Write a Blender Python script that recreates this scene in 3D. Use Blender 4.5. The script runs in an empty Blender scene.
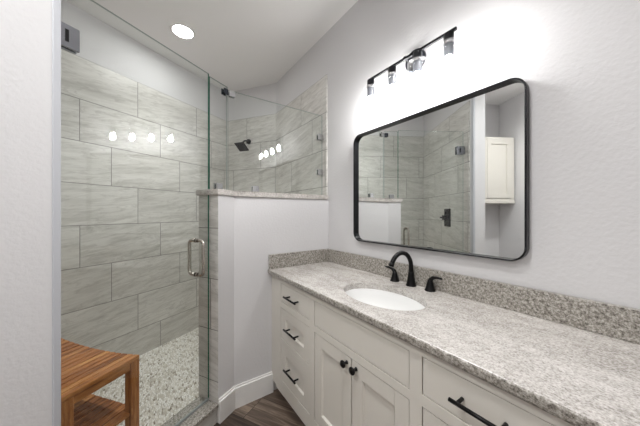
import bpy, bmesh, math, random
from mathutils import Matrix, Vector

random.seed(7)
SC = bpy.context.scene
COL = SC.collection
R = math.radians

# ------------------------------------------------------------------ camera, world, light, exposure
cam_data = bpy.data.cameras.new('camera')
cam_data.sensor_width = 36.0
cam_data.lens = 248.0 / 640.0 * 36.0
cam_data.clip_start = 0.02
cam = bpy.data.objects.new('camera', cam_data)
cam.location = (0.0, 0.0, 1.245)
cam.rotation_euler = (R(90), 0, R(55.1))
COL.objects.link(cam)
SC.camera = cam

world = bpy.data.worlds.new('world')
SC.world = world
world.use_nodes = True
world.node_tree.nodes['Background'].inputs[0].default_value = (0.88, 0.94, 1.0, 1)
world.node_tree.nodes['Background'].inputs[1].default_value = 0.5

SC.view_settings.view_transform = 'Standard'
SC.view_settings.look = 'None'
SC.view_settings.gamma = 1.0
SC.view_settings.use_curve_mapping = False
SC.view_settings.exposure = 0.92
SC.cycles.max_bounces = 10
SC.cycles.diffuse_bounces = 6
SC.cycles.glossy_bounces = 6
SC.cycles.transparent_max_bounces = 24
SC.cycles.transmission_bounces = 8
SC.cycles.sample_clamp_indirect = 6.0
SC.cycles.caustics_reflective = False

BULB = 175.0          # emission of the vanity bulbs
CAN = 14.0         # emission of the added recessed lenses, out of view in the room
CAN_SHOWER = 54.0    # the one over the shower is dimmer
WHITE_LIGHT = (1.0, 0.995, 0.985)
SPOT = 36.0           # watts of the added, unseen recessed light by the vanity
SPOT_NOOK = 62.0  # watts of the unseen light added by the toilet nook
SPOT_SHOWER = 44.0
SPOT_REAR = 26.0  # watts of the added light near the rear wall, out of view

# ------------------------------------------------------------------ helpers
def lin(c):
    return tuple(((x / 255.0) / 12.92 if x / 255.0 <= 0.04045 else ((x / 255.0 + 0.055) / 1.055) ** 2.4) for x in c) + (1.0,)

def P(v, w):                      # shower grid (v along the glass door, w into the shower) to world x, y
    return (-(0.866 * w + 0.5 * v), -0.5 * w + 0.866 * v)

SH = Matrix.Rotation(R(120), 4, 'Z')      # local x = v, local y = w
SHD = SH @ Matrix.Translation((1.07, 1.245, 0)) @ Matrix.Rotation(R(1.3), 4, 'Z') @ Matrix.Translation((-1.07, -1.245, 0))   # the door stands a touch ajar

class MB:
    def __init__(self):
        self.bm = bmesh.new()
        self.uv = self.bm.loops.layers.uv.new('UVMap')
    def _mi(self, faces, mi):
        for f in faces: f.material_index = mi
    def box(self, x0, x1, y0, y1, z0, z1, mi=0, bevel=0.0, mtx=None, seg=2):
        vs = [self.bm.verts.new(p) for p in ((x0,y0,z0),(x1,y0,z0),(x1,y1,z0),(x0,y1,z0),(x0,y0,z1),(x1,y0,z1),(x1,y1,z1),(x0,y1,z1))]
        fs = [self.bm.faces.new([vs[i] for i in q]) for q in ((3,2,1,0),(4,5,6,7),(0,1,5,4),(1,2,6,5),(2,3,7,6),(3,0,4,7))]
        self._mi(fs, mi)
        if mtx is not None:
            for v in vs: v.co = mtx @ v.co
        if bevel > 0:
            es = list({e for f in fs for e in f.edges})
            r = bmesh.ops.bevel(self.bm, geom=es, offset=bevel, segments=seg, affect='EDGES', profile=0.5)
            self._mi(r['faces'], mi)
        return fs
    def prism(self, pts, z0, z1, mi=0, side=None, mtx=None, top=None):
        n = len(pts)
        a = sum(pts[i][0]*pts[(i+1)%n][1] - pts[(i+1)%n][0]*pts[i][1] for i in range(n))
        order = list(range(n))
        if a < 0: order.reverse()
        lo = [self.bm.verts.new((pts[i][0], pts[i][1], z0)) for i in order]
        hi = [self.bm.verts.new((pts[i][0], pts[i][1], z1)) for i in order]
        f = self.bm.faces.new(hi); f.material_index = mi if top is None else top
        f = self.bm.faces.new(lo[::-1]); f.material_index = mi
        for k in range(n):
            k2 = (k+1) % n
            f = self.bm.faces.new((lo[k], lo[k2], hi[k2], hi[k]))
            i0, i1 = order[k], order[k2]
            e = i0 if (i0+1) % n == i1 else i1
            f.material_index = mi if side is None else side.get(e, mi)
        if mtx is not None:
            for v in lo + hi: v.co = mtx @ v.co
    def tube(self, pts, r, seg=12, mi=0, caps=True, closed=False, smooth=True):
        pts = [Vector(p) for p in pts]
        n = len(pts)
        rs = r if isinstance(r, (list, tuple)) else [r]*n
        rings = []
        ref = None
        for i in range(n):
            if closed: t = (pts[(i+1)%n] - pts[(i-1)%n]).normalized()
            else: t = (pts[min(i+1, n-1)] - pts[max(i-1, 0)]).normalized()
            if ref is None:
                ref = Vector((0,0,1)) if abs(t.z) < 0.9 else Vector((1,0,0))
            a = (ref - t*ref.dot(t)).normalized(); b = t.cross(a); ref = a
            rings.append([self.bm.verts.new(pts[i] + (a*math.cos(2*math.pi*k/seg) + b*math.sin(2*math.pi*k/seg))*rs[i]) for k in range(seg)])
        m = n if closed else n-1
        for i in range(m):
            A, B = rings[i], rings[(i+1)%n]
            for k in range(seg):
                f = self.bm.faces.new((A[k], A[(k+1)%seg], B[(k+1)%seg], B[k]))
                f.material_index = mi; f.smooth = smooth
        if caps and not closed:
            f = self.bm.faces.new(rings[0][::-1]); f.material_index = mi
            f = self.bm.faces.new(rings[-1]); f.material_index = mi
    def lathe(self, prof, seg=32, mi=0, mtx=None, sx=1.0, sy=1.0, smooth=True, mis=None):
        mtx = mtx or Matrix.Identity(4)
        rings = []
        for (r, z) in prof:
            if r < 1e-6: rings.append([self.bm.verts.new(mtx @ Vector((0,0,z)))])
            else: rings.append([self.bm.verts.new(mtx @ Vector((sx*r*math.cos(2*math.pi*k/seg), sy*r*math.sin(2*math.pi*k/seg), z))) for k in range(seg)])
        for i in range(len(rings)-1):
            A, B = rings[i], rings[i+1]
            for k in range(seg):
                k2 = (k+1) % seg
                if len(A) == 1 and len(B) == 1: continue
                if len(A) == 1: q = (A[0], B[k2], B[k])
                elif len(B) == 1: q = (A[k], A[k2], B[0])
                else: q = (A[k], A[k2], B[k2], B[k])
                f = self.bm.faces.new(q); f.material_index = mis[i] if mis else mi; f.smooth = smooth
    def wall_uv(self, d, off=0.0):        # metres along a wall and up it
        d = Vector((d[0], d[1], 0)).normalized()
        self.bm.normal_update()
        for f in self.bm.faces:
            for l in f.loops:
                l[self.uv].uv = (l.vert.co.dot(d) + off, l.vert.co.z)
    def build(self, name, mats, parent=None, smooth_angle=None):
        bm = self.bm
        bmesh.ops.recalc_face_normals(bm, faces=bm.faces) if smooth_angle is None else None
        if parent is not None: bm.transform(W[parent.as_pointer()].inverted())
        me = bpy.data.meshes.new(name)
        bm.to_mesh(me); bm.free()
        for m in (mats if isinstance(mats, (list, tuple)) else [mats]): me.materials.append(m)
        o = bpy.data.objects.new(name, me)
        COL.objects.link(o)
        if parent is not None:
            o.parent = parent
            W[o.as_pointer()] = W[parent.as_pointer()]
        return o
W = {}

def thing(name, label, cat, loc, rz=0.0, group=None):
    o = bpy.data.objects.new(name, None)
    o.empty_display_size = 0.05
    COL.objects.link(o)
    o.location = loc; o.rotation_euler = (0, 0, rz)
    W[o.as_pointer()] = Matrix.Translation(loc) @ Matrix.Rotation(rz, 4, 'Z')
    o['label'] = label; o['category'] = cat
    if group: o['group'] = group
    return o
def tag(o, label, cat, group=None):
    o['label'] = label; o['category'] = cat
    if group: o['group'] = group
    return o
def struct(o):
    o['kind'] = 'structure'
    return o

# ------------------------------------------------------------------ materials
class NT:
    def __init__(self, name):
        self.m = bpy.data.materials.new(name); self.m.use_nodes = True
        self.t = self.m.node_tree; self.b = self.t.nodes['Principled BSDF']
        self.out = self.t.nodes['Material Output']
    def n(self, typ, **kw):
        nd = self.t.nodes.new(typ)
        for k, v in kw.items():
            if k.startswith('i_'):
                key = k[2:]; key = int(key) if key.isdigit() else key
                self.set(nd.inputs[key], v)
            else: setattr(nd, k, v)
        return nd
    def set(self, sock, v):
        if isinstance(v, bpy.types.NodeSocket): self.t.links.new(v, sock)
        else: sock.default_value = v
    def math(self, op, a, b=None, c=None):
        nd = self.t.nodes.new('ShaderNodeMath'); nd.operation = op
        for i, x in enumerate((a, b, c)):
            if x is not None: self.set(nd.inputs[i], x)
        return nd.outputs[0]
    def ramp(self, fac, stops):
        nd = self.t.nodes.new('ShaderNodeValToRGB')
        e = nd.color_ramp.elements
        while len(e) < len(stops): e.new(0.5)
        for el, (p, c) in zip(e, stops): el.position = p; el.color = c
        self.set(nd.inputs[0], fac)
        return nd.outputs[0]
    def mix(self, fac, a, b, blend='MIX'):
        nd = self.t.nodes.new('ShaderNodeMix'); nd.data_type = 'RGBA'; nd.blend_type = blend
        self.set(nd.inputs[0], fac); self.set(nd.inputs[6], a); self.set(nd.inputs[7], b)
        return nd.outputs[2]
    def obj(self, scale=(1,1,1), rot=(0,0,0)):
        tc = self.t.nodes.new('ShaderNodeTexCoord'); mp = self.t.nodes.new('ShaderNodeMapping')
        self.t.links.new(tc.outputs['Object'], mp.inputs[0])
        mp.inputs['Scale'].default_value = scale; mp.inputs['Rotation'].default_value = rot
        return mp.outputs[0]
    def noise(self, vec, scale, detail=4.0, rough=0.5, dist=0.0, out=0):
        nd = self.n('ShaderNodeTexNoise'); self.set(nd.inputs['Vector'], vec)
        nd.inputs['Scale'].default_value = scale; nd.inputs['Detail'].default_value = detail
        nd.inputs['Roughness'].default_value = rough; nd.inputs['Distortion'].default_value = dist
        return nd.outputs[out]
    def bump(self, h, strength, dist=0.002):
        nd = self.n('ShaderNodeBump'); self.set(nd.inputs['Height'], h)
        nd.inputs['Strength'].default_value = strength; nd.inputs['Distance'].default_value = dist
        self.t.links.new(nd.outputs[0], self.b.inputs['Normal'])

def plain(name, rgb, rough=0.5, metal=0.0, coat=0.0, noise=0.0, scale=20.0):
    q = NT(name)
    q.b.inputs['Base Color'].default_value = lin(rgb)
    q.b.inputs['Roughness'].default_value = rough
    q.b.inputs['Metallic'].default_value = metal
    q.b.inputs['Coat Weight'].default_value = coat
    if noise:
        nz = q.noise(q.obj(), scale, 3)
        a = lin(rgb); d = tuple(x * (1 - noise) for x in a[:3]) + (1,)
        q.set(q.b.inputs['Base Color'], q.ramp(nz, [(0.3, d), (0.7, a)]))
    return q.m

def paint(name, rgb, bump=0.34, scale=75.0):
    q = NT(name)
    q.b.inputs['Base Color'].default_value = lin(rgb)
    q.b.inputs['Roughness'].default_value = 0.75
    v = q.obj()
    h = q.noise(v, scale, 3, 0.55)
    q.bump(h, bump, 0.004)
    return q.m

M = {}
M['wall'] = paint('wall_paint', (212, 211, 212))
M['ceiling'] = paint('ceiling_paint', (236, 235, 234), 0.15, 60)
M['trim'] = plain('white_trim_paint', (236, 235, 233), 0.35, noise=0.02)
M['bead'] = plain('smooth_corner_bead', (186, 188, 193), 0.5)
M['cabinet'] = plain('cabinet_paint', (212, 208, 200), 0.4, noise=0.02, scale=6)
M['gap'] = plain('cabinet_reveal', (64, 60, 54), 0.8)  # dark colour standing in for shade in the drawer and door gaps
M['black'] = plain('matte_black_metal', (17, 16, 17), 0.38, 0.6)
M['black_soft'] = plain('black_frame_metal', (20, 21, 25), 0.35, 0.5)
M['chrome'] = plain('polished_chrome', (205, 206, 208), 0.12, 1.0)
M['hinge'] = plain('satin_chrome_hinge', (158, 160, 166), 0.22, 1.0)
M['nickel'] = plain('brushed_nickel', (190, 184, 176), 0.22, 1.0)
M['steel_dark'] = plain('gunmetal', (70, 73, 80), 0.25, 1.0)
M['porcelain'] = plain('white_porcelain', (232, 232, 231), 0.12, coat=0.5)
M['socket'] = plain('dark_lamp_socket', (46, 48, 54), 0.45)
M['rubber'] = plain('clear_seal', (150, 155, 155), 0.4)

def mirror_mat():
    q = NT('mirror_silver')
    q.b.inputs['Base Color'].default_value = (0.87, 0.89, 0.88, 1)
    q.b.inputs['Metallic'].default_value = 1.0
    q.b.inputs['Roughness'].default_value = 0.0
    return q.m
M['mirror'] = mirror_mat()

def glass_mat(name, tint, ior=1.5):
    q = NT(name)
    q.t.nodes.remove(q.b)
    tr = q.n('ShaderNodeBsdfTransparent'); tr.inputs[0].default_value = tint
    gl = q.n('ShaderNodeBsdfGlossy'); gl.inputs['Roughness'].default_value = 0.0
    gl.inputs['Color'].default_value = (1, 1, 1, 1)
    mx = q.n('ShaderNodeMixShader')
    # schlick reflectance, the same on both faces of the slab
    lw = q.n('ShaderNodeLayerWeight'); lw.inputs['Blend'].default_value = 0.5
    c = q.math('SUBTRACT', 1.0, lw.outputs['Facing'])
    x = q.math('POWER', q.math('SUBTRACT', 1.0, c), 5.0)
    F = q.math('ADD', q.math('MULTIPLY', x, 0.96), 0.04)
    q.set(mx.inputs[0], F)
    q.t.links.new(tr.outputs[0], mx.inputs[1]); q.t.links.new(gl.outputs[0], mx.inputs[2])
    q.t.links.new(mx.outputs[0], q.out.inputs[0])
    return q.m
M['glass'] = glass_mat('shower_glass', (0.975, 0.99, 0.982, 1))
M['clear'] = glass_mat('lamp_glass', (0.985, 0.985, 0.985, 1))
M['glass_edge'] = plain('green_glass_edge', (28, 104, 82), 0.15)
M['pale_edge'] = plain('polished_glass_edge', (168, 178, 174), 0.15)

def emit(name, col, s):
    q = NT(name)
    q.t.nodes.remove(q.b)
    e = q.n('ShaderNodeEmission'); e.inputs[0].default_value = col + (1,); e.inputs[1].default_value = s
    q.t.links.new(e.outputs[0], q.out.inputs[0])
    return q.m
M['bulb'] = emit('bulb_light', WHITE_LIGHT, BULB)
M['can'] = emit('downlight_lens', WHITE_LIGHT, CAN)  # only the added, unseen downlights use this lens
M['can_shower'] = emit('shower_downlight_lens', WHITE_LIGHT, CAN_SHOWER)

def tile_mat():
    q = NT('veined_wall_tile')
    tc = q.n('ShaderNodeTexCoord'); sp = q.n('ShaderNodeSeparateXYZ')
    q.t.links.new(tc.outputs['UV'], sp.inputs[0])
    u, z = sp.outputs[0], sp.outputs[1]
    rowf = q.math('DIVIDE', q.math('SUBTRACT', 2.374, z), 0.3048)
    row = q.math('FLOOR', rowf); fz = q.math('FRACT', rowf)
    cu = q.math('DIVIDE', q.math('SUBTRACT', u, q.math('MULTIPLY', row, 0.193)), 0.578)
    col = q.math('FLOOR', cu); fu = q.math('FRACT', cu)
    du = q.math('MULTIPLY', q.math('MINIMUM', fu, q.math('SUBTRACT', 1.0, fu)), 0.578)
    dz = q.math('MULTIPLY', q.math('MINIMUM', fz, q.math('SUBTRACT', 1.0, fz)), 0.3048)
    d = q.math('MINIMUM', du, dz)
    grout = q.math('LESS_THAN', d, 0.0024)
    cb = q.n('ShaderNodeCombineXYZ'); q.set(cb.inputs[0], col); q.set(cb.inputs[1], row)
    wn = q.n('ShaderNodeTexWhiteNoise'); wn.noise_dimensions = '2D'; q.t.links.new(cb.outputs[0], wn.inputs[0])
    rnd = wn.outputs[0]
    # streaks that run along the tile with a slight slope
    sx = q.math('MULTIPLY', u, 1.5)
    sy = q.math('ADD', q.math('MULTIPLY', z, 9.0), q.math('MULTIPLY', u, -1.3))
    vec = q.n('ShaderNodeCombineXYZ')
    q.set(vec.inputs[0], q.math('ADD', sx, q.math('MULTIPLY', rnd, 17.0)))
    q.set(vec.inputs[1], q.math('ADD', sy, q.math('MULTIPLY', rnd, 31.0)))
    q.set(vec.inputs[2], q.math('MULTIPLY', rnd, 5.0))
    n1 = q.noise(vec.outputs[0], 1.6, 7, 0.62, 0.5)
    n2 = q.noise(vec.outputs[0], 5.0, 5, 0.6, 0.3)
    n3 = q.noise(vec.outputs[0], 2.3, 4, 0.5, 1.2)
    vein = q.math('ABSOLUTE', q.math('SUBTRACT', n3, 0.5))
    veinm = q.math('SUBTRACT', 1.0, q.math('MINIMUM', q.math('MULTIPLY', vein, 26.0), 1.0))
    base = q.ramp(q.math('ADD', q.math('MULTIPLY', n1, 0.7), q.math('MULTIPLY', n2, 0.3)),
                  [(0.33, lin((180, 178, 172))), (0.5, lin((207, 205, 200))), (0.66, lin((220, 218, 214)))])
    base = q.mix(q.math('MULTIPLY', veinm, 0.33), base, lin((140, 136, 130)))
    tone = q.math('ADD', 0.95, q.math('MULTIPLY', rnd, 0.08))
    cc = q.n('ShaderNodeCombineColor')
    for i in range(3): q.set(cc.inputs[i], tone)
    base = q.mix(1.0, base, cc.outputs[0], 'MULTIPLY')
    colr = q.mix(grout, base, lin((122, 120, 115)))
    q.set(q.b.inputs['Base Color'], colr)
    q.b.inputs['Roughness'].default_value = 0.38
    h = q.math('MINIMUM', q.math('DIVIDE', d, 0.004), 1.0)
    q.bump(h, 0.4, 0.0015)
    return q.m
M['tile'] = tile_mat()

def granite_mat():
    q = NT('speckled_granite')
    v = q.obj()
    big = q.noise(q.obj((2.0, 5.0, 5.0), (0, 0, 0.35)), 2.2, 6, 0.6, 0.8)
    mid = q.noise(v, 34, 6, 0.65, 0.2)
    fine = q.noise(v, 190, 3, 0.65)
    s = q.math('ADD', q.math('ADD', q.math('MULTIPLY', big, 0.27), q.math('MULTIPLY', mid, 0.22)), q.math('MULTIPLY', fine, 0.55))
    base = q.ramp(s, [(0.41, lin((146, 141, 135))), (0.52, lin((188, 183, 178))), (0.62, lin((212, 208, 204)))])
    dark = q.ramp(q.noise(v, 125, 2, 0.7), [(0.58, (0, 0, 0, 1)), (0.70, (1, 1, 1, 1))])
    patch = q.ramp(q.noise(v, 14, 4, 0.6), [(0.45, (0.15, 0.15, 0.15, 1)), (0.65, (1, 1, 1, 1))])
    fac = q.mix(1.0, dark, patch, 'MULTIPLY')
    base = q.mix(q.math('MULTIPLY', fac, 0.7), base, lin((96, 90, 84)))
    light = q.ramp(q.noise(v, 70, 3, 0.6), [(0.60, (0, 0, 0, 1)), (0.68, (1, 1, 1, 1))])
    base = q.mix(q.math('MULTIPLY', light, 0.5), base, lin((226, 223, 218)))
    q.set(q.b.inputs['Base Color'], base)
    q.b.inputs['Roughness'].default_value = 0.25
    return q.m
M['granite'] = granite_mat()

def granite_dark():
    q = NT('flamed_granite_edge')
    v = q.obj()
    mid = q.noise(v, 95, 6, 0.7, 0.2)
    fine = q.noise(v, 230, 3, 0.65)
    s = q.math('ADD', q.math('MULTIPLY', mid, 0.6), q.math('MULTIPLY', fine, 0.4))
    base = q.ramp(s, [(0.38, lin((70, 65, 58))), (0.49, lin((146, 141, 133))), (0.61, lin((202, 198, 192)))])
    q.set(q.b.inputs['Base Color'], base)
    q.b.inputs['Roughness'].default_value = 0.35
    return q.m
M['granite_edge'] = granite_dark()

def pebble_mat():
    q = NT('pebble_mosaic_floor')
    v = q.obj((0.75, 1.9, 1.0), (0, 0, R(35)))
    vo = q.n('ShaderNodeTexVoronoi'); q.set(vo.inputs['Vector'], v); vo.inputs['Scale'].default_value = 58
    ve = q.n('ShaderNodeTexVoronoi'); ve.feature = 'DISTANCE_TO_EDGE'; q.set(ve.inputs['Vector'], v); ve.inputs['Scale'].default_value = 58
    sp = q.n('ShaderNodeSeparateColor'); q.t.links.new(vo.outputs['Color'], sp.inputs[0])
    base = q.ramp(sp.outputs[0], [(0.0, lin((126, 116, 98))), (0.14, lin((196, 190, 176))), (0.5, lin((228, 224, 215))), (0.8, lin((242, 240, 236)))])
    g = q.math('LESS_THAN', ve.outputs['Distance'], 0.055)
    q.set(q.b.inputs['Base Color'], q.mix(g, base, lin((190, 186, 178))))
    q.b.inputs['Roughness'].default_value = 0.45
    q.bump(q.math('MINIMUM', q.math('MULTIPLY', ve.outputs['Distance'], 5.0), 1.0), 0.5, 0.003)
    return q.m
M['pebble'] = pebble_mat()

def plank_mat():
    q = NT('dark_wood_plank_floor')
    sp = q.n('ShaderNodeSeparateXYZ'); q.t.links.new(q.obj(), sp.inputs[0])
    x, y = sp.outputs[0], sp.outputs[1]
    a = q.math('SUBTRACT', q.math('MULTIPLY', x, -0.866), q.math('MULTIPLY', y, 0.5))     # along the planks
    b = q.math('SUBTRACT', q.math('MULTIPLY', y, 0.866), q.math('MULTIPLY', x, 0.5))      # across them
    rowf = q.math('DIVIDE', q.math('SUBTRACT', b, 1.349), 0.185)
    row = q.math('FLOOR', rowf); fb = q.math('FRACT', rowf)
    af = q.math('DIVIDE', q.math('SUBTRACT', q.math('SUBTRACT', a, 1.06), q.math('MULTIPLY', q.math('ADD', row, 1.0), 0.37)), 0.92)
    col = q.math('FLOOR', af); fa = q.math('FRACT', af)
    cb = q.n('ShaderNodeCombineXYZ'); q.set(cb.inputs[0], col); q.set(cb.inputs[1], row)
    w2 = q.n('ShaderNodeTexWhiteNoise'); w2.noise_dimensions = '2D'; q.t.links.new(cb.outputs[0], w2.inputs[0])
    vec = q.n('ShaderNodeCombineXYZ')
    q.set(vec.inputs[0], q.math('MULTIPLY', a, 1.4)); q.set(vec.inputs[1], q.math('MULTIPLY', b, 18.0)); q.set(vec.inputs[2], q.math('MULTIPLY', w2.outputs[0], 20.0))
    g = q.noise(vec.outputs[0], 2.2, 8, 0.65, 0.8)
    s = q.math('ADD', q.math('MULTIPLY', g, 0.72), q.math('MULTIPLY', w2.outputs[0], 0.36))
    base = q.ramp(s, [(0.34, lin((54, 44, 38))), (0.54, lin((98, 84, 74))), (0.74, lin((164, 147, 130)))])
    d = q.math('MINIMUM', q.math('MULTIPLY', q.math('MINIMUM', fb, q.math('SUBTRACT', 1.0, fb)), 0.185),
               q.math('MULTIPLY', q.math('MINIMUM', fa, q.math('SUBTRACT', 1.0, fa)), 0.92))
    q.set(q.b.inputs['Base Color'], q.mix(q.math('LESS_THAN', d, 0.0016), base, lin((34, 27, 23))))
    q.b.inputs['Roughness'].default_value = 0.42
    q.bump(g, 0.1, 0.002)
    return q.m
M['plank'] = plank_mat()

def teak_mat(name, axis, c0, c1, c2):
    q = NT(name)
    sc = (4, 40, 40) if axis == 0 else ((40, 4, 40) if axis == 1 else (40, 40, 4))
    v = q.obj(sc)
    oi = q.n('ShaderNodeObjectInfo')
    ad = q.n('ShaderNodeVectorMath'); ad.operation = 'ADD'
    cb = q.n('ShaderNodeCombineXYZ'); q.set(cb.inputs[0], q.math('MULTIPLY', oi.outputs['Random'], 50.0)); q.set(cb.inputs[1], q.math('MULTIPLY', oi.outputs['Random'], 23.0))
    q.set(ad.inputs[0], v); q.t.links.new(cb.outputs[0], ad.inputs[1])
    g = q.noise(ad.outputs[0], 1.2, 6, 0.6, 1.0)
    s = q.math('ADD', q.math('MULTIPLY', g, 0.85), q.math('MULTIPLY', oi.outputs['Random'], 0.18))
    q.set(q.b.inputs['Base Color'], q.ramp(s, [(0.33, lin(c0)), (0.52, lin(c1)), (0.72, lin(c2))]))
    q.b.inputs['Roughness'].default_value = 0.45
    q.bump(g, 0.12, 0.001)
    return q.m
TK = ((108, 58, 24), (170, 106, 52), (206, 148, 88))
M['teak_x'] = teak_mat('teak_slat', 0, *TK)
M['teak_y'] = teak_mat('teak_rail', 1, *TK)
M['teak_z'] = teak_mat('teak_leg', 2, *TK)

# ------------------------------------------------------------------ room shell
CEIL = 2.73
TILE_TOP = 2.374
C1 = (2.29, 2.337); C2 = (2.35, 1.650)              # shower corners in (v, w)

def along(a, b, t): return (a[0] + (b[0]-a[0])*t, a[1] + (b[1]-a[1])*t)
def off_poly(a, b, t):                              # strip of thickness t on the left-hand side of a->b (xy)
    d = Vector((b[0]-a[0], b[1]-a[1])).normalized(); n = Vector((-d.y, d.x)) * t
    return [a, b, (b[0]+n.x, b[1]+n.y), (a[0]+n.x, a[1]+n.y)]
def wall(name, a, b, side, tile=None, thick=0.12, uoff=0.0, udir=None, ends=0.0):
    """drywall strip behind a->b, with an optional 1 cm tile layer in front of it"""
    m = MB()
    m.prism(off_poly(a, b, side*thick), 0 if tile is None else 0, CEIL, 0)
    if tile:
        ta, tb = tile
        m.prism(off_poly(ta, tb, -side*0.010), 0.0, TILE_TOP, 1)
    m.wall_uv(udir or (b[0]-a[0], b[1]-a[1]), uoff)
    return struct(m.build(name, [M['wall'], M['tile']]))

# vanity wall, straight through into the shower
m = MB()
m.box(-2.75, 1.62, 1.21, 1.33, 0, CEIL, 0)
m.box(-2.615, -1.627, 1.2, 1.21, 0, TILE_TOP, 1)
m.wall_uv((1, 0), 0.30)
struct(m.build('wall_front', [M['wall'], M['tile']]))

c1, c2 = P(*C1), P(*C2)
c2x = along(c1, c2, 1.12)
wall('wall_back', c1, c2x, 1, (c1, c2), uoff=0.10)
# far wall of the shower: joints measured along v
lw0 = P(0.08, 2.34); lw1 = P(2.40, 2.34)
wl = wall('wall_left', lw0, lw1, 1, (P(0.2, 2.34), P(2.31, 2.34)), udir=(-0.5, 0.866), uoff=-1.27 + 0.578*4)

# stub wall between shower and toilet nook; its end faces the room
T0, T1 = (0.368, 1.10), (0.225, 2.34)               # shower face, (v, w)
m = MB()
pl = [P(*T0), P(*T1), P(0.09, 2.34), P(0.245, 1.10)]
m.prism(pl, 0, CEIL, 0)
q0, q1 = along(T0, T1, 0.045), T1
m.prism([P(*q0), P(*q1), P(q1[0]+0.010, q1[1]), P(q0[0]+0.010, q0[1])], 0, TILE_TOP, 1)
m.wall_uv((P(*T1)[0]-P(*T0)[0], P(*T1)[1]-P(*T0)[1]), 0.22)
struct(m.build('wall_end', [M['wall'], M['tile']]))
m = MB()
m.box(0.351, 0.371, 1.0955, 1.125, 0.0, CEIL, 0, mtx=SH, bevel=0.003)
struct(m.build('trim_1', M['bead']))

# toilet nook and the wall behind the photographer
wall('wall_nook', P(0.10, 1.98), P(-0.80, 1.98), -1)
m = MB(); m.box(-0.78, -0.66, -1.70, 2.1, 0, CEIL, 0, mtx=SH)
struct(m.build('wall_rear', M['wall']))
m = MB(); m.box(1.5, 1.62, -0.3, 1.21, 0, CEIL)
struct(m.build('wall_right', M['wall']))

room = [(-3.35, 1.33), (1.62, 1.33), (1.62, -0.2), (0.2, -1.2), (-1.2, -2.2), (-2.6, -2.0), (-3.35, -0.2)]
m = MB(); m.prism(room, -0.08, 0.0); struct(m.build('floor', M['plank']))
m = MB(); m.prism(room, CEIL, CEIL+0.08); struct(m.build('ceiling', M['ceiling']))

# half wall: straight leg square to the vanity wall, then a kinked leg in line with the door
HB = 0.4555
half = [(-1.614, 1.21), (-1.614, HB), P(1.075, 1.17), P(1.075, 1.335), (-1.781, 0.414), (-1.781, 1.21)]
m = MB()
m.prism(half, 0, 1.353, 0, side={2: 1, 3: 1, 4: 1})
m.wall_uv((-0.866, -0.5), 0.31)
struct(m.build('wall_half', [M['wall'], M['tile']]))

def offset_poly(pts, d):
    n = len(pts); out = []
    a = sum(pts[i][0]*pts[(i+1)%n][1] - pts[(i+1)%n][0]*pts[i][1] for i in range(n))
    s = 1 if a > 0 else -1
    for i in range(n):
        p0, p, p1 = Vector(pts[i-1]), Vector(pts[i]), Vector(pts[(i+1)%n])
        d0, d1 = (p-p0).normalized(), (p1-p).normalized()
        n0, n1 = Vector((d0.y, -d0.x))*s, Vector((d1.y, -d1.x))*s
        b = (n0+n1).normalized(); k = d / max(0.3, b.dot(n0))
        q = p + b*k; out.append((q.x, q.y))
    return out
cap = offset_poly(half, 0.012)
cap[0] = (cap[0][0], 1.1995); cap[-1] = (cap[-1][0], 1.1995)
m = MB(); m.prism(cap, 1.353, 1.388, 0)
bmesh.ops.bevel(m.bm, geom=[e for e in m.bm.edges if abs(e.verts[0].co.z-e.verts[1].co.z) < 1e-5], offset=0.003, segments=2, affect='EDGES')
struct(m.build('trim_2', M['granite']))

# baseboard on the half wall
bb = [(-1.614, 0.70), (-1.614, HB), P(1.075, 1.17)]
o2 = offset_poly([(-1.614, 1.3), (-1.614, HB), P(1.075, 1.17), (-1.9, 0.4), (-1.9, 1.3)], 0.016)
o3 = offset_poly([(-1.614, 1.3), (-1.614, HB), P(1.075, 1.17), (-1.9, 0.4), (-1.9, 1.3)], 0.007)
e_w = Vector((-0.5, 0.866))
end_o = P(1.075, 1.17-0.016); end_i = P(1.075, 1.17-0.007)
m = MB()
m.prism([(-1.614, 0.72), (-1.614, HB), P(1.075, 1.17), end_o, o2[1], (o2[1][0], 0.72)], 0, 0.128)
m.prism([(-1.614, 0.72), (-1.614, HB), P(1.075, 1.17), end_i, o3[1], (o3[1][0], 0.72)], 0.128, 0.14)
struct(m.build('baseboard_half', M['trim']))
m = MB()
nb0, nb1 = P(-0.66, 1.98), P(-0.66, -1.5)
m.prism(off_poly(nb0, nb1, 0.015), 0, 0.14); struct(m.build('baseboard_rear', M['trim']))

# curb under the door and the mosaic shower pan
m = MB()
m.box(0.345, 1.075, 1.18, 1.31, 0, 0.095, 1, mtx=SH)
m.box(0.345, 1.075, 1.165, 1.325, 0.095, 0.117, 0, mtx=SH, bevel=0.003)
m.wall_uv((-0.5, 0.866), 0.05)
struct(m.build('trim_3', [M['granite_edge'], M['tile']]))
pan = [P(0.345, 1.31), P(1.075, 1.31), (-1.781, 0.414), (-1.781, 1.2), (-2.60, 1.2), P(2.28, 2.33), P(0.235, 2.33)]
m = MB(); m.prism(pan, 0, 0.006); struct(m.build('floor_shower', M['pebble']))

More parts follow.
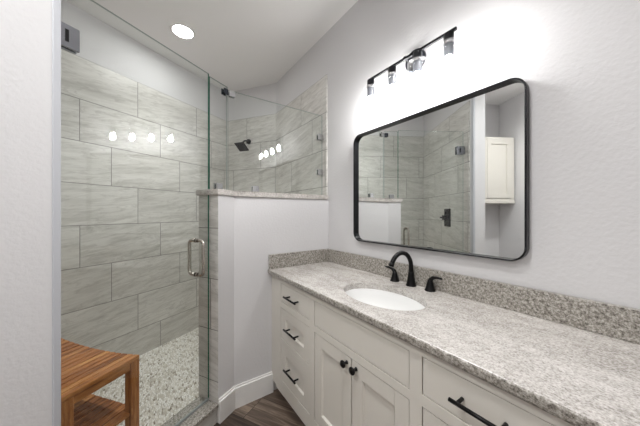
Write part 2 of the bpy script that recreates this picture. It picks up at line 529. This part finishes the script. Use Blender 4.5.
# ------------------------------------------------------------------ ceiling downlights; all but the shower one are added out of view
def downlight(x, y, label, r=0.072, lens='can', watts=SPOT):
    t = thing('recessed_light', label, 'ceiling light', (x, y, CEIL), 0, 'recessed ceiling lights')
    mt = Matrix.Translation((x, y, CEIL))
    m = MB(); m.lathe([(r+0.020, 0.0), (r+0.019, -0.004), (r+0.006, -0.007), (r, -0.004), (r, 0.0)], 48, mtx=mt); m.build('trim_ring', M['trim'], t)
    m = MB(); m.lathe([(0, -0.003), (r, -0.003)], 48, mtx=mt); m.build('lens', M[lens], t)
    ld = bpy.data.lights.new('downlight_beam', 'SPOT')
    ld.energy = SPOT_SHOWER if lens == 'can_shower' else watts
    ld.color = WHITE_LIGHT; ld.spot_size = R(96 if lens == 'can_shower' else 150); ld.spot_blend = 1.0; ld.shadow_soft_size = r
    lo = bpy.data.objects.new('downlight_beam', ld); COL.objects.link(lo)
    lo.parent = t; lo.location = (0, 0, -0.012)
    return t
downlight(-2.305, 0.241, 'round white recessed light glowing in the ceiling over the shower', lens='can_shower')
downlight(-0.50, 0.18, 'round white recessed light in the ceiling in front of the vanity')  # added out of view to brighten cabinets and half wall
downlight(0.70, 0.05, 'round white recessed light in the ceiling by the rear wall', watts=SPOT_REAR)  # unseen extra light, added as fill from behind the camera
downlight(*P(-0.25, 1.0), 'round white recessed light in the ceiling by the toilet nook', watts=SPOT_NOOK)  # unseen extra light, added to brighten the nook and room

# ------------------------------------------------------------------ shower glass
def glass_box(name, x0, x1, y0, y1, z0, z1, parent, mtx=None, green=()):
    m = MB()
    fs = m.box(x0, x1, y0, y1, z0, z1, 0, mtx=mtx)
    areas = sorted(((f.calc_area(), i) for i, f in enumerate(fs)), reverse=True)
    for a, i in areas[2:]: fs[i].material_index = 2 if i in green else 1
    return m.build(name, [M['glass'], M['pale_edge'], M['glass_edge']], parent)

dx, dy = P(0.41, 1.245)
door = thing('shower_door', 'frameless clear glass shower door with chrome hinges and D handle', 'shower door', (dx, dy, 0.12), 0)
glass_box('glass_panel', 0.385, 1.070, 1.240, 1.250, 0.130, 2.085, door, SHD, (3,))
for z in (1.89, 0.30):
    m = MB()
    for (a, b) in ((1.228, 1.239), (1.251, 1.262)):
        m.box(0.376, 0.462, a, b, z-0.042, z+0.042, 0, bevel=0.003, mtx=SHD)
    m.box(0.370, 0.384, 1.235, 1.255, z-0.03, z+0.03, 0, mtx=SHD)
    h = m.build('hinge', M['hinge'], door)
    m = MB()
    m.box(0.420, 0.430, 1.2265, 1.2285, z-0.022, z+0.022, 0, mtx=SHD)
    m.build('hinge_slot', M['black'], h)
for sgn in (-1, 1):
    m = MB()
    w0 = 1.245 + sgn*0.005; w1 = 1.245 + sgn*0.056
    zt, zb, rr = 1.088, 0.893, 0.022
    pts = [(w0, zt)]
    for k in range(7):
        a = k/6*math.pi/2
        pts.append((w1 - sgn*rr + sgn*rr*math.sin(a), zt - rr + rr*math.cos(a)))
    for k in range(7):
        a = k/6*math.pi/2
        pts.append((w1 - sgn*rr + sgn*rr*math.cos(a), zb + rr - rr*math.sin(a)))
    pts.append((w0, zb))
    m.tube([tuple(SHD @ Vector((0.985, w, z))) for w, z in pts], 0.0095, 14)
    for z in (zt, zb):
        m.tube([tuple(SHD @ Vector((0.985, w0, z))), tuple(SHD @ Vector((0.985, w0 + sgn*0.006, z)))], 0.013, 16)
    m.build('handle', M['nickel'], door)
m = MB(); m.box(0.385, 1.070, 1.241, 1.249, 0.118, 0.131, 0, mtx=SHD); m.build('bottom_seal', M['rubber'], door)

px_, py_ = P(1.13, 1.245)
pane = thing('fixed_glass_pane', 'narrow fixed glass pane on the stone cap beside the shower door', 'glass panel', (px_, py_, 1.388), 0)
glass_box('glass_panel', 1.076, 1.216, 1.240, 1.250, 1.389, 2.072, pane, SH, (5,))
m = MB()
m.box(1.120, 1.165, 1.228, 1.239, 1.389, 1.432, 0, bevel=0.002, mtx=SH)
m.box(1.120, 1.165, 1.251, 1.262, 1.389, 1.432, 0, bevel=0.002, mtx=SH)
m.build('clip', M['chrome'], pane)

wide = thing('fixed_glass_pane', 'wide fixed glass pane on the half wall, clipped to the vanity wall', 'glass panel', (-1.689, 0.82, 1.388), 0)
glass_box('glass_panel', -1.694, -1.684, 0.440, 1.198, 1.389, 2.055, wide)
def wclip(y0, y1, z0, z1, mat):
    m = MB()
    m.box(-1.683, -1.672, y0, y1, z0, z1, 0, bevel=0.002)
    m.box(-1.706, -1.695, y0, y1, z0, z1, 0, bevel=0.002)
    m.build('clip', mat, wide)
wclip(0.60, 0.645, 1.389, 1.434, M['chrome'])
wclip(1.152, 1.198, 1.850, 1.896, M['chrome'])
wclip(1.152, 1.198, 1.560, 1.606, M['chrome'])
m = MB()
bx, by = -1.689, 0.437
for s in (-1, 1):
    m.box(bx + (0.006 if s > 0 else -0.017), bx + (0.017 if s > 0 else -0.006), by+0.006, by+0.046, 2.014, 2.050, 0, bevel=0.002)
br = m.build('corner_bracket', M['chrome'], wide)
m = MB()
for s in (1.228, 1.251):
    m.box(1.180, 1.214, s, s+0.009, 2.014, 2.050, 0, bevel=0.002, mtx=SH)
m.build('bracket_plate', M['steel_dark'], br)

# ------------------------------------------------------------------ shower fittings
hx, hy = along(c2, c1, 0.53)
d_wall = (Vector(c1) - Vector(c2)).normalized()
n_in = Vector((-d_wall.y, d_wall.x))                       # points into the shower
if n_in.dot(Vector(P(1.5, 2.0)) - Vector(c1)) < 0: n_in = -n_in
f0 = Vector((hx, hy)) + n_in*0.010
sh = thing('showerhead', 'square matte black shower head on a short arm on the back wall', 'shower head', (f0.x, f0.y, 2.09), 0)
def on(d, z, s=0.0): 
    p = f0 + n_in*d + d_wall*s
    return Vector((p.x, p.y, z))
m = MB(); m.tube([on(0, 2.09), on(0.012, 2.09)], 0.030, 24); m.build('flange', M['black'], sh)
m = MB(); m.tube([on(0.01, 2.09), on(0.055, 2.088), on(0.090, 2.075), on(0.115, 2.050), on(0.126, 2.02)], 0.010, 12); m.build('arm', M['black'], sh)
m = MB()
ctr = on(0.130, 2.002)
axis_n = Vector((n_in.x*0.55, n_in.y*0.55, -0.83)).normalized()
tx = Vector((d_wall.x, d_wall.y, 0)); ty = axis_n.cross(tx)
mt = Matrix(((tx.x, ty.x, axis_n.x, ctr.x), (tx.y, ty.y, axis_n.y, ctr.y), (tx.z, ty.z, axis_n.z, ctr.z), (0, 0, 0, 1)))
m.box(-0.062, 0.062, -0.062, 0.062, 0.0, 0.012, 0, bevel=0.003, mtx=mt)
m.box(-0.014, 0.014, -0.014, 0.014, -0.022, 0.001, 0, bevel=0.003, mtx=mt)
hd = m.build('head', M['black'], sh)
m = MB()
for i in range(7):
    for j in range(7):
        m.box(-0.048+i*0.016-0.002, -0.048+i*0.016+0.002, -0.048+j*0.016-0.002, -0.048+j*0.016+0.002, 0.012, 0.0135, 0, mtx=mt)
m.build('nozzle_grid', M['steel_dark'], hd)

# valve on the stub wall, seen in the mirror
tdir = (Vector(P(*T1)) - Vector(P(*T0))).normalized()
tn = Vector((-tdir.y, tdir.x))
if tn.dot(Vector(P(1, 1.5)) - Vector(P(*T0))) < 0: tn = -tn
vp = Vector(P(*along(T0, T1, 0.40))) + tn*0.0100
sv = thing('shower_valve', 'matte black square shower valve with lever on the tiled stub wall', 'shower valve', (vp.x, vp.y, 1.19), 0)
mt = Matrix(((tdir.x, tn.x, 0, vp.x), (tdir.y, tn.y, 0, vp.y), (0, 0, 1, 1.19), (0, 0, 0, 1)))
m = MB(); m.box(-0.07, 0.07, 0.0, 0.010, -0.105, 0.105, 0, bevel=0.003, mtx=mt); m.build('plate', M['black'], sv)
m = MB(); m.box(-0.028, 0.028, 0.010, 0.055, -0.028, 0.028, 0, bevel=0.004, mtx=mt); m.box(-0.013, 0.013, 0.01, 0.035, 0.05, 0.076, 0, bevel=0.003, mtx=mt); m.build('knob', M['black'], sv)
m = MB(); m.box(0.02, 0.10, 0.035, 0.050, -0.010, 0.010, 0, bevel=0.003, mtx=mt); m.build('lever', M['black'], sv)

# ------------------------------------------------------------------ shower bench
ang = R(120 + 8.7)
bxy = P(0.832, 1.510)
bench = thing('shower_bench', 'slatted teak shower bench with a lower shelf standing on the mosaic floor', 'bench', (bxy[0], bxy[1], 0.006), ang)
BW = W[bench.as_pointer()]
BLEN, BWID, BH = 0.66, 0.345, 0.444
def sag(y):                         # seat dips a little along its length
    k = (y - BLEN/2) / (BLEN/2)
    return -0.020*(1 - k*k)
LEG = 0.047
n_sl = 15
pitch = BLEN / n_sl
for i in range(n_sl):
    y0, y1 = i*pitch + 0.0045, (i+1)*pitch - 0.0045
    if i == 0: y0 = 0.0
    if i == n_sl-1: y1 = BLEN
    zm = BH + sag((y0+y1)/2)
    sl = (sag(y1) - sag(y0)) / (y1-y0)
    m = MB()
    mt = BW @ Matrix.Translation((0, (y0+y1)/2, zm)) @ Matrix.Rotation(math.atan(sl), 4, 'X')
    m.box(-BWID, 0, -(y1-y0)/2, (y1-y0)/2, -0.022, 0, 0, bevel=0.003, mtx=mt)
    m.build('seat_slat', M['teak_x'], bench)
for x0 in (-BWID, -LEG):
    for y0 in (0.0, BLEN-LEG):
        m = MB(); m.box(x0, x0+LEG, y0, y0+LEG, 0, BH-0.024, 0, bevel=0.003, mtx=BW); m.build('leg', M['teak_z'], bench)
for x0 in (-BWID+0.008, -0.030):
    m = MB()
    N = 14
    lo = [(LEG + (BLEN-2*LEG)*k/N) for k in range(N+1)]
    vs = []
    for y in lo:
        vs.append([m.bm.verts.new(BW @ Vector(p)) for p in ((x0, y, BH-0.075+sag(y)), (x0+0.022, y, BH-0.075+sag(y)), (x0+0.022, y, BH-0.023+sag(y)), (x0, y, BH-0.023+sag(y)))])
    for k in range(N):
        for j in range(4): m.bm.faces.new((vs[k][j], vs[k][(j+1)%4], vs[k+1][(j+1)%4], vs[k+1][j]))
    m.bm.faces.new(vs[0][::-1]); m.bm.faces.new(vs[-1])
    m.build('side_rail', M['teak_y'], bench)
    m = MB(); m.box(x0, x0+0.022, LEG, BLEN-LEG, 0.105, 0.135, 0, bevel=0.002, mtx=BW); m.build('shelf_rail', M['teak_y'], bench)
for y0 in (0.006, BLEN-0.028):
    m = MB(); m.box(-BWID+LEG, -LEG, y0, y0+0.022, BH-0.064, BH-0.023, 0, bevel=0.002, mtx=BW); m.build('end_rail', M['teak_x'], bench)
for i in range(12):
    y0 = 0.004 + i*(BLEN-0.008)/12
    m = MB()
    xa, xb = (-BWID+LEG+0.002, -LEG-0.002) if i in (0, 11) else (-BWID+0.008, -0.008)
    m.box(xa, xb, y0+0.003, y0+(BLEN-0.008)/12-0.003, 0.135, 0.152, 0, bevel=0.002, mtx=BW)
    m.build('shelf_slat', M['teak_x'], bench)

# ------------------------------------------------------------------ vanity cabinet
FY = 0.700          # face plane
U0, U1 = -1.512, -0.040
van = thing('vanity_cabinet', 'long off-white bathroom vanity cabinet with black hardware against the wall', 'cabinet', (-0.80, FY+0.25, 0), 0)
m = MB()
# carcass behind the face
m.box(U0+0.001, U1-0.001, FY+0.055, 1.2, 0.10, 0.12)                   # bottom
m.box(U0, U0+0.018, FY+0.02, 1.2, 0.10, 0.8265)
m.box(U1-0.018, U1, FY+0.02, 1.2, 0.10, 0.8265)
m.box(U0+0.018, U1-0.018, 1.188, 1.2, 0.12, 0.8265)                   # back
m.box(-1.089, -1.071, FY+0.03, 1.188, 0.12, 0.8265); m.box(-0.482, -0.464, FY+0.03, 1.188, 0.12, 0.8265)
m.build('carcass', M['cabinet'], van)
m = MB()
def stile(u0, u1, z0=0.10, z1=0.8265): m.box(u0, u1, FY, FY+0.02, z0, z1)
def rail(u0, u1, z0, z1): m.box(u0, u1, FY, FY+0.02, z0, z1)
S = [(U0, -1.442), (-1.100, -1.056), (-0.495, -0.451), (-0.110, U1)]
for a, b in S: stile(a, b)
for a, b in ((-1.442, -1.100), (-0.451, -0.110)):
    for z0, z1 in ((0.80, 0.8265), (0.645, 0.681), (0.42, 0.448), (0.10, 0.185)): rail(a, b, z0, z1)
for z0, z1 in ((0.797, 0.8265), (0.638, 0.670), (0.10, 0.185)): rail(-1.056, -0.495, z0, z1)
m.build('face_frame', M['cabinet'], van)
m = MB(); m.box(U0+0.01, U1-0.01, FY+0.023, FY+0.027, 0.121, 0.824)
m.build('reveal_backing', M['gap'], van)  # dark sheet behind the fronts paints the shade seen through the gaps
m = MB(); m.box(U0, U1, FY+0.075, FY+0.093, 0, 0.0995); m.build('toe_kick', M['cabinet'], van)
m = MB()
m.box(-1.6135, U0-0.010, FY+0.016, FY+0.034, 0.09, 0.8265)
m.box(-1.6135, U0-0.004, FY+0.060, FY+0.078, 0.0, 0.09)
m.build('filler_strip', M['cabinet'], van)

def pull(parent, uc, zc, ln=0.140):
    m = MB()
    y = FY-0.031
    m.tube([(uc-ln/2, y, zc), (uc+ln/2, y, zc)], 0.0056, 14)
    for s in (-1, 1):
        m.tube([(uc+s*(ln/2-0.020), FY+0.001, zc), (uc+s*(ln/2-0.020), y, zc)], 0.0048, 12)
    return m.build('pull', M['black'], parent)
G = 0.0030
def slab_front(u0, u1, z0, z1):
    m = MB()
    m.box(u0+G, u1-G, FY+0.0015, FY+0.021, z0+G, z1-G, 0, bevel=0.0015)
    return m
def shaker(u0, u1, z0, z1, fw=0.058, bev=0.0012):
    m = MB()
    u0 += G; u1 -= G; z0 += G; z1 -= G
    y0, y1 = FY+0.0015, FY+0.021
    m.box(u0, u0+fw, y0, y1, z0, z1, 0, bevel=bev); m.box(u1-fw, u1, y0, y1, z0, z1, 0, bevel=bev)
    m.box(u0+fw, u1-fw, y0, y1, z0, z0+fw, 0); m.box(u0+fw, u1-fw, y0, y1, z1-fw, z1, 0)
    # recessed panel with a small bead slope round it
    m.box(u0+fw-0.002, u1-fw+0.002, y0+0.0095, y0+0.014, z0+fw-0.002, z1-fw+0.002, 0)
    k = 0.006
    a = (u0+fw, u1-fw, z0+fw, z1-fw)
    for pts in (((a[0], y0, a[2]), (a[0], y0, a[3]), (a[0]+k, y0+0.0095, a[3]-k), (a[0]+k, y0+0.0095, a[2]+k)),
                ((a[1], y0, a[3]), (a[1], y0, a[2]), (a[1]-k, y0+0.0095, a[2]+k), (a[1]-k, y0+0.0095, a[3]-k)),
                ((a[0], y0, a[3]), (a[1], y0, a[3]), (a[1]-k, y0+0.0095, a[3]-k), (a[0]+k, y0+0.0095, a[3]-k)),
                ((a[1], y0, a[2]), (a[0], y0, a[2]), (a[0]+k, y0+0.0095, a[2]+k), (a[1]-k, y0+0.0095, a[2]+k))):
        m.bm.faces.new([m.bm.verts.new(p) for p in pts])
    return m
for a, b in ((-1.442, -1.100), (-0.451, -0.110)):
    d = slab_front(a, b, 0.681, 0.80).build('drawer', M['cabinet'], van); pull(d, (a+b)/2, 0.742)
    d = shaker(a, b, 0.448, 0.645).build('drawer', M['cabinet'], van); pull(d, (a+b)/2, 0.547)
    d = shaker(a, b, 0.185, 0.42).build('drawer', M['cabinet'], van); pull(d, (a+b)/2, 0.305)
slab_front(-1.056, -0.495, 0.670, 0.797).build('false_front', M['cabinet'], van)
for a, b, ku in ((-1.056, -0.7755, -0.804), (-0.7755, -0.495, -0.747)):
    d = shaker(a, b, 0.185, 0.638).build('door', M['cabinet'], van)
    m = MB()
    mt = Matrix.Translation((ku, FY+0.0015, 0.607)) @ Matrix.Rotation(R(90), 4, 'X')
    m.lathe([(0.008, 0), (0.008, 0.002), (0.0055, 0.004), (0.0055, 0.014), (0.012, 0.018), (0.0155, 0.022), (0.0155, 0.026), (0.013, 0.029), (0, 0.030)], 28, mtx=mt)
    m.build('knob', M['black'], d)

# ------------------------------------------------------------------ countertop, sink, faucet
CT = 0.857
ct = thing('countertop', 'grey speckled granite vanity countertop with a sink cut-out', 'countertop', (-0.8, 0.95, 0.827), 0)
SU, SN, SA, SB = -0.80, 0.915, 0.215, 0.148
def ring(a, b, z, n=72): return [(SU + a*math.cos(2*math.pi*k/n), SN + b*math.sin(2*math.pi*k/n), z) for k in range(n)]
m = MB()
X0, X1, Y0, Y1 = -1.6135, 0.0, 0.684, 1.2095
n = 72
def rect_pt(k):
    a = 2*math.pi*k/n; c, s = math.cos(a), math.sin(a)
    hx0, hx1, hy0, hy1 = 0.30, 0.30, SN-Y0-0.006, Y1-0.012-SN
    # inner frame rectangle round the hole
    tx = (hx1 if c > 0 else hx0)/max(abs(c), 1e-6); ty = (hy1 if s > 0 else hy0)/max(abs(s), 1e-6)
    t = min(tx, ty); return (SU + c*t, SN + s*t)
B = 0.004
for (z, flip) in ((CT, False), (CT-0.030, True)):
    ins = [m.bm.verts.new(p) for p in ring(SA, SB, z)]
    rp = [rect_pt(k) for k in range(n)]
    for cx_ in (SU-0.30, SU+0.30):
        for cy_ in (Y0+0.006, Y1-0.012):
            a_ = math.atan2(cy_-SN, cx_-SU) % (2*math.pi)
            rp[int(round(a_/(2*math.pi)*n)) % n] = (cx_, cy_)
    outs = [m.bm.verts.new(p + (z,)) for p in rp]
    for k in range(n):
        q = (ins[k], outs[k], outs[(k+1)%n], ins[(k+1)%n])
        m.bm.faces.new(q[::-1] if flip else q)
    if not flip: top_in = ins
    else: bot_in = ins
for k in range(n): m.bm.faces.new((top_in[(k+1)%n], bot_in[(k+1)%n], bot_in[k], top_in[k]))
for f in m.bm.faces: f.material_index = 0
ya, yb = Y0+0.006, Y1-0.012
for (a, b, c_, d_) in ((X0, SU-0.30, ya, yb), (SU+0.30, X1, ya, yb), (X0, X1, yb, Y1)):
    m.box(a, b, c_, d_, CT-0.030, CT)
# eased front edge strip, chiselled stone
for x0_, x1_ in ((X0, X1),):
    prof = [(ya, CT), (Y0+0.003, CT-0.001), (Y0+0.0005, CT-0.005), (Y0, CT-0.012), (Y0+0.001, CT-0.024), (Y0+0.004, CT-0.030), (ya, CT-0.030)]
    L = [m.bm.verts.new((x0_, y, z)) for y, z in prof]; Rr = [m.bm.verts.new((x1_, y, z)) for y, z in prof]
    for k in range(len(prof)-1):
        f = m.bm.faces.new((L[k], L[k+1], Rr[k+1], Rr[k])); f.material_index = 1 if k >= 1 else 0
    f = m.bm.faces.new(L[::-1]); f = m.bm.faces.new(Rr); f.material_index = 1
m.build('slab', [M['granite'], M['granite_edge']], ct)
m = MB(); m.box(X0+0.0205, X1, 1.188, 1.2095, CT+0.0005, CT+0.100, 0, bevel=0.002)
tag(m.build('backsplash', M['granite_edge']), 'long low granite backsplash strip along the wall under the mirror', 'backsplash')
m = MB(); m.box(X0, X0+0.020, 0.690, 1.2095, CT+0.0005, CT+0.100, 0, bevel=0.002)
tag(m.build('side_splash', M['granite_edge']), 'short granite side splash against the white half wall', 'backsplash')

snk = thing('sink', 'white oval undermount sink in the granite countertop', 'sink', (SU, SN, CT-0.18), 0)
m = MB()
zt = CT-0.0305
prof = [(1.10, zt), (1.005, zt), (0.985, zt-0.006), (0.96, zt-0.030), (0.90, zt-0.070), (0.78, zt-0.105), (0.55, zt-0.128), (0.25, zt-0.138), (0.11, zt-0.140)]
mt = Matrix.Translation((SU, SN, 0))
m.lathe(prof, 64, mtx=mt, sx=SA, sy=SB)
m.lathe([(1.10, zt), (1.10, zt-0.010), (1.03, zt-0.035), (0.97, zt-0.085), (0.85, zt-0.125), (0.6, zt-0.148), (0.11, zt-0.155)], 64, mtx=mt, sx=SA, sy=SB)
bmesh.ops.remove_doubles(m.bm, verts=m.bm.verts, dist=1e-5)
m.build('basin', M['porcelain'], snk)
m = MB(); m.lathe([(0.0235, zt-0.150), (0.0235, zt-0.1385), (0.021, zt-0.137), (0.014, zt-0.137), (0.013, zt-0.1365), (0, zt-0.135)], 32, mtx=mt); m.build('drain', M['black'], snk)

fc = thing('faucet', 'matte black gooseneck faucet with two lever handles behind the sink', 'faucet', (-0.809, 1.158, CT), 0)
FX, FYY = -0.809, 1.158
mt = Matrix.Translation((FX, FYY, CT))
m = MB()
m.lathe([(0, 0), (0.027, 0), (0.027, 0.004), (0.024, 0.008), (0.021, 0.020), (0.017, 0.045), (0.0145, 0.064), (0.0150, 0.068), (0.0135, 0.072), (0, 0.072)], 32, mtx=mt)
m.build('spout_base', M['black'], fc)
m = MB()
ZB, rad, sweep = CT+0.100, 0.082, 0.86*math.pi
pts = [(FX, FYY, CT+0.068), (FX, FYY, CT+0.085), (FX, FYY, ZB)]
for k in range(1, 17):
    a = k/16*sweep
    pts.append((FX, FYY - rad + rad*math.cos(a), ZB + rad*math.sin(a)))
last = Vector(pts[-1]); tdn = Vector((0, -math.sin(sweep), math.cos(sweep)))
m.tube(pts, [0.0125]*3 + [0.0115]*16, 16)
m.tube([tuple(last - tdn*0.004), tuple(last + tdn*0.016)], 0.0128, 16)
m.build('spout', M['black'], fc)
for s, uu in ((-1, -0.918), (1, -0.703)):
    hx_, hy_ = uu, 1.162
    m = MB()
    mt = Matrix.Translation((hx_, hy_, CT))
    m.lathe([(0, 0), (0.026, 0), (0.026, 0.004), (0.023, 0.008), (0.019, 0.022), (0.014, 0.042), (0.0115, 0.052), (0, 0.056)], 28, mtx=mt)
    # lever sweeping out sideways
    pts = [(hx_, hy_, CT+0.040), (hx_ + s*0.004, hy_, CT+0.056), (hx_ + s*0.018, hy_-0.001, CT+0.068), (hx_ + s*0.040, hy_-0.003, CT+0.072), (hx_ + s*0.064, hy_-0.006, CT+0.072)]
    m.tube(pts, [0.012, 0.0115, 0.009, 0.0065, 0.005], 14)
    m.build('handle', M['black'], fc)

# ------------------------------------------------------------------ mirror
MU0, MU1, MZ0, MZ1, MR = -1.282, -0.322, 1.054, 1.778, 0.058
mir = thing('wall_mirror', 'rounded rectangular mirror in a thin deep black frame over the counter', 'mirror', ((MU0+MU1)/2, 1.209, MZ0), 0)
def rrect(u0, u1, z0, z1, r, seg=10):
    out = []
    for cx_, cz_, a0 in ((u1-r, z1-r, 0), (u0+r, z1-r, 90), (u0+r, z0+r, 180), (u1-r, z0+r, 270)):
        for k in range(seg+1):
            a = R(a0 + 90*k/seg); out.append((cx_ + r*math.cos(a), cz_ + r*math.sin(a)))
    return out
FW = 0.0068
outer = rrect(MU0, MU1, MZ0, MZ1, MR); inner = rrect(MU0+FW, MU1-FW, MZ0+FW, MZ1-FW, MR-FW)
m = MB()
yf, yb = 1.176, 1.2095
lv = [[m.bm.verts.new((p[0], y, p[1])) for p in loop] for loop, y in ((outer, yb), (outer, yf+0.0015), (rrect(MU0+0.0015, MU1-0.0015, MZ0+0.0015, MZ1-0.0015, MR-0.0015), yf), (rrect(MU0+FW-0.0015, MU1-FW+0.0015, MZ0+FW-0.0015, MZ1-FW+0.0015, MR-FW+0.0015), yf), (inner, yf+0.0015), (inner, yb))]
nn = len(outer)
for a, b in zip(lv, lv[1:] + lv[:1]):
    for k in range(nn):
        m.bm.faces.new((a[k], a[(k+1)%nn], b[(k+1)%nn], b[k]))
m.build('frame', M['black_soft'], mir)
m = MB()
a = [m.bm.verts.new((p[0], 1.200, p[1])) for p in inner]; b = [m.bm.verts.new((p[0], 1.205, p[1])) for p in inner]
m.bm.faces.new(a); m.bm.faces.new(b[::-1])
for k in range(nn): m.bm.faces.new((a[k], b[k], b[(k+1)%nn], a[(k+1)%nn]))
m.build('mirror_glass', M['mirror'], mir)

# ------------------------------------------------------------------ vanity light
LY = 1.105
vl = thing('vanity_light', 'four-lamp vanity light with black bar and clear glass cylinder shades', 'wall light', (-0.812, 1.209, 2.05), 0)
m = MB()
mt = Matrix.Translation((-0.812, 1.2095, 2.075)) @ Matrix.Rotation(R(90), 4, 'X')
m.lathe([(0, 0), (0.060, 0), (0.060, 0.014), (0.056, 0.020), (0.050, 0.022), (0, 0.022)], 40, mtx=mt)
m.build('backplate', M['steel_dark'], vl)
m = MB(); m.tube([(-0.812, 1.19, 2.062), (-0.812, LY, 2.055)], 0.010, 16); m.build('arm', M['black_soft'], vl)
m = MB(); m.box(-1.068, -0.545, LY-0.006, LY+0.006, 2.044, 2.056, 0, bevel=0.001); m.build('bar', M['black_soft'], vl)
for uu in (-1.050, -0.892, -0.735, -0.579):
    mt = Matrix.Translation((uu, LY, 0))
    m = MB()
    m.lathe([(0, 2.045), (0.0205, 2.045), (0.0215, 2.042), (0.0215, 2.008), (0.0235, 2.006), (0.0235, 1.999), (0.0215, 1.997), (0.0200, 1.944), (0.0165, 1.942), (0.0110, 1.949), (0, 1.949)], 32, mtx=mt,
            mis=[0, 0, 0, 1, 1, 1, 2, 2, 2, 2])
    hold = m.build('lamp_holder', [M['black_soft'], M['chrome'], M['socket']], vl)
    m = MB()
    m.lathe([(0.024, 2.001), (0.044, 2.000), (0.0470, 1.996), (0.0475, 1.990), (0.0475, 1.832), (0.0455, 1.832), (0.0455, 1.990), (0.043, 1.997), (0.024, 1.998), (0.024, 2.001)], 40, mtx=mt)
    m.build('shade', M['clear'], hold)
    m = MB()
    m.lathe([(0, 1.948), (0.010, 1.948), (0.011, 1.937), (0.016, 1.922), (0.0175, 1.907), (0.016, 1.892), (0.010, 1.881), (0, 1.878)], 28, mtx=mt)
    m.build('bulb', M['bulb'], hold)

# ------------------------------------------------------------------ cabinet in the toilet nook (seen in the mirror)
nc_xy = P(-0.3, 1.85)
nc = thing('wall_cabinet', 'off-white wall cabinet hung high on the nook wall, seen in the mirror', 'cabinet', (nc_xy[0], nc_xy[1], 1.37), 0)
m = MB()
V0, V1 = -0.640, 0.10
m.box(V0, V1, 1.74, 1.9795, 1.40, 2.20, 0, mtx=SH)
m.build('body', M['cabinet'], nc)
m = MB()
m.box(V0-0.008, V1, 1.715, 1.9795, 1.366, 1.40, 0, bevel=0.004, mtx=SH)
m.build('bottom_molding', M['cabinet'], nc)
m = MB()
m.box(V0, V0+0.045, 1.72, 1.74, 1.40, 2.20, 0, mtx=SH); m.box(V1-0.045, V1, 1.72, 1.74, 1.40, 2.20, 0, mtx=SH)
m.box(V0+0.045, V1-0.045, 1.72, 1.74, 1.40, 1.43, 0, mtx=SH); m.box(V0+0.045, V1-0.045, 1.72, 1.74, 2.17, 2.20, 0, mtx=SH)
m.build('face_frame', M['cabinet'], nc)
vm = (V0+V1)/2
for a, b, s in ((V0+0.048, vm-0.002, 1), (vm+0.002, V1-0.048, -1)):
    m = MB()
    y0, y1 = 1.712, 1.739
    z0, z1 = 1.433, 2.167
    fw = 0.055
    m.box(a, a+fw, y0, y1, z0, z1, 0, bevel=0.001, mtx=SH); m.box(b-fw, b, y0, y1, z0, z1, 0, bevel=0.001, mtx=SH)
    m.box(a+fw, b-fw, y0, y1, z0, z0+fw, 0, mtx=SH); m.box(a+fw, b-fw, y0, y1, z1-fw, z1, 0, mtx=SH)
    m.box(a+fw, b-fw, y0+0.010, y0+0.016, z0+fw, z1-fw, 0, mtx=SH)
    d = m.build('door', M['cabinet'], nc)
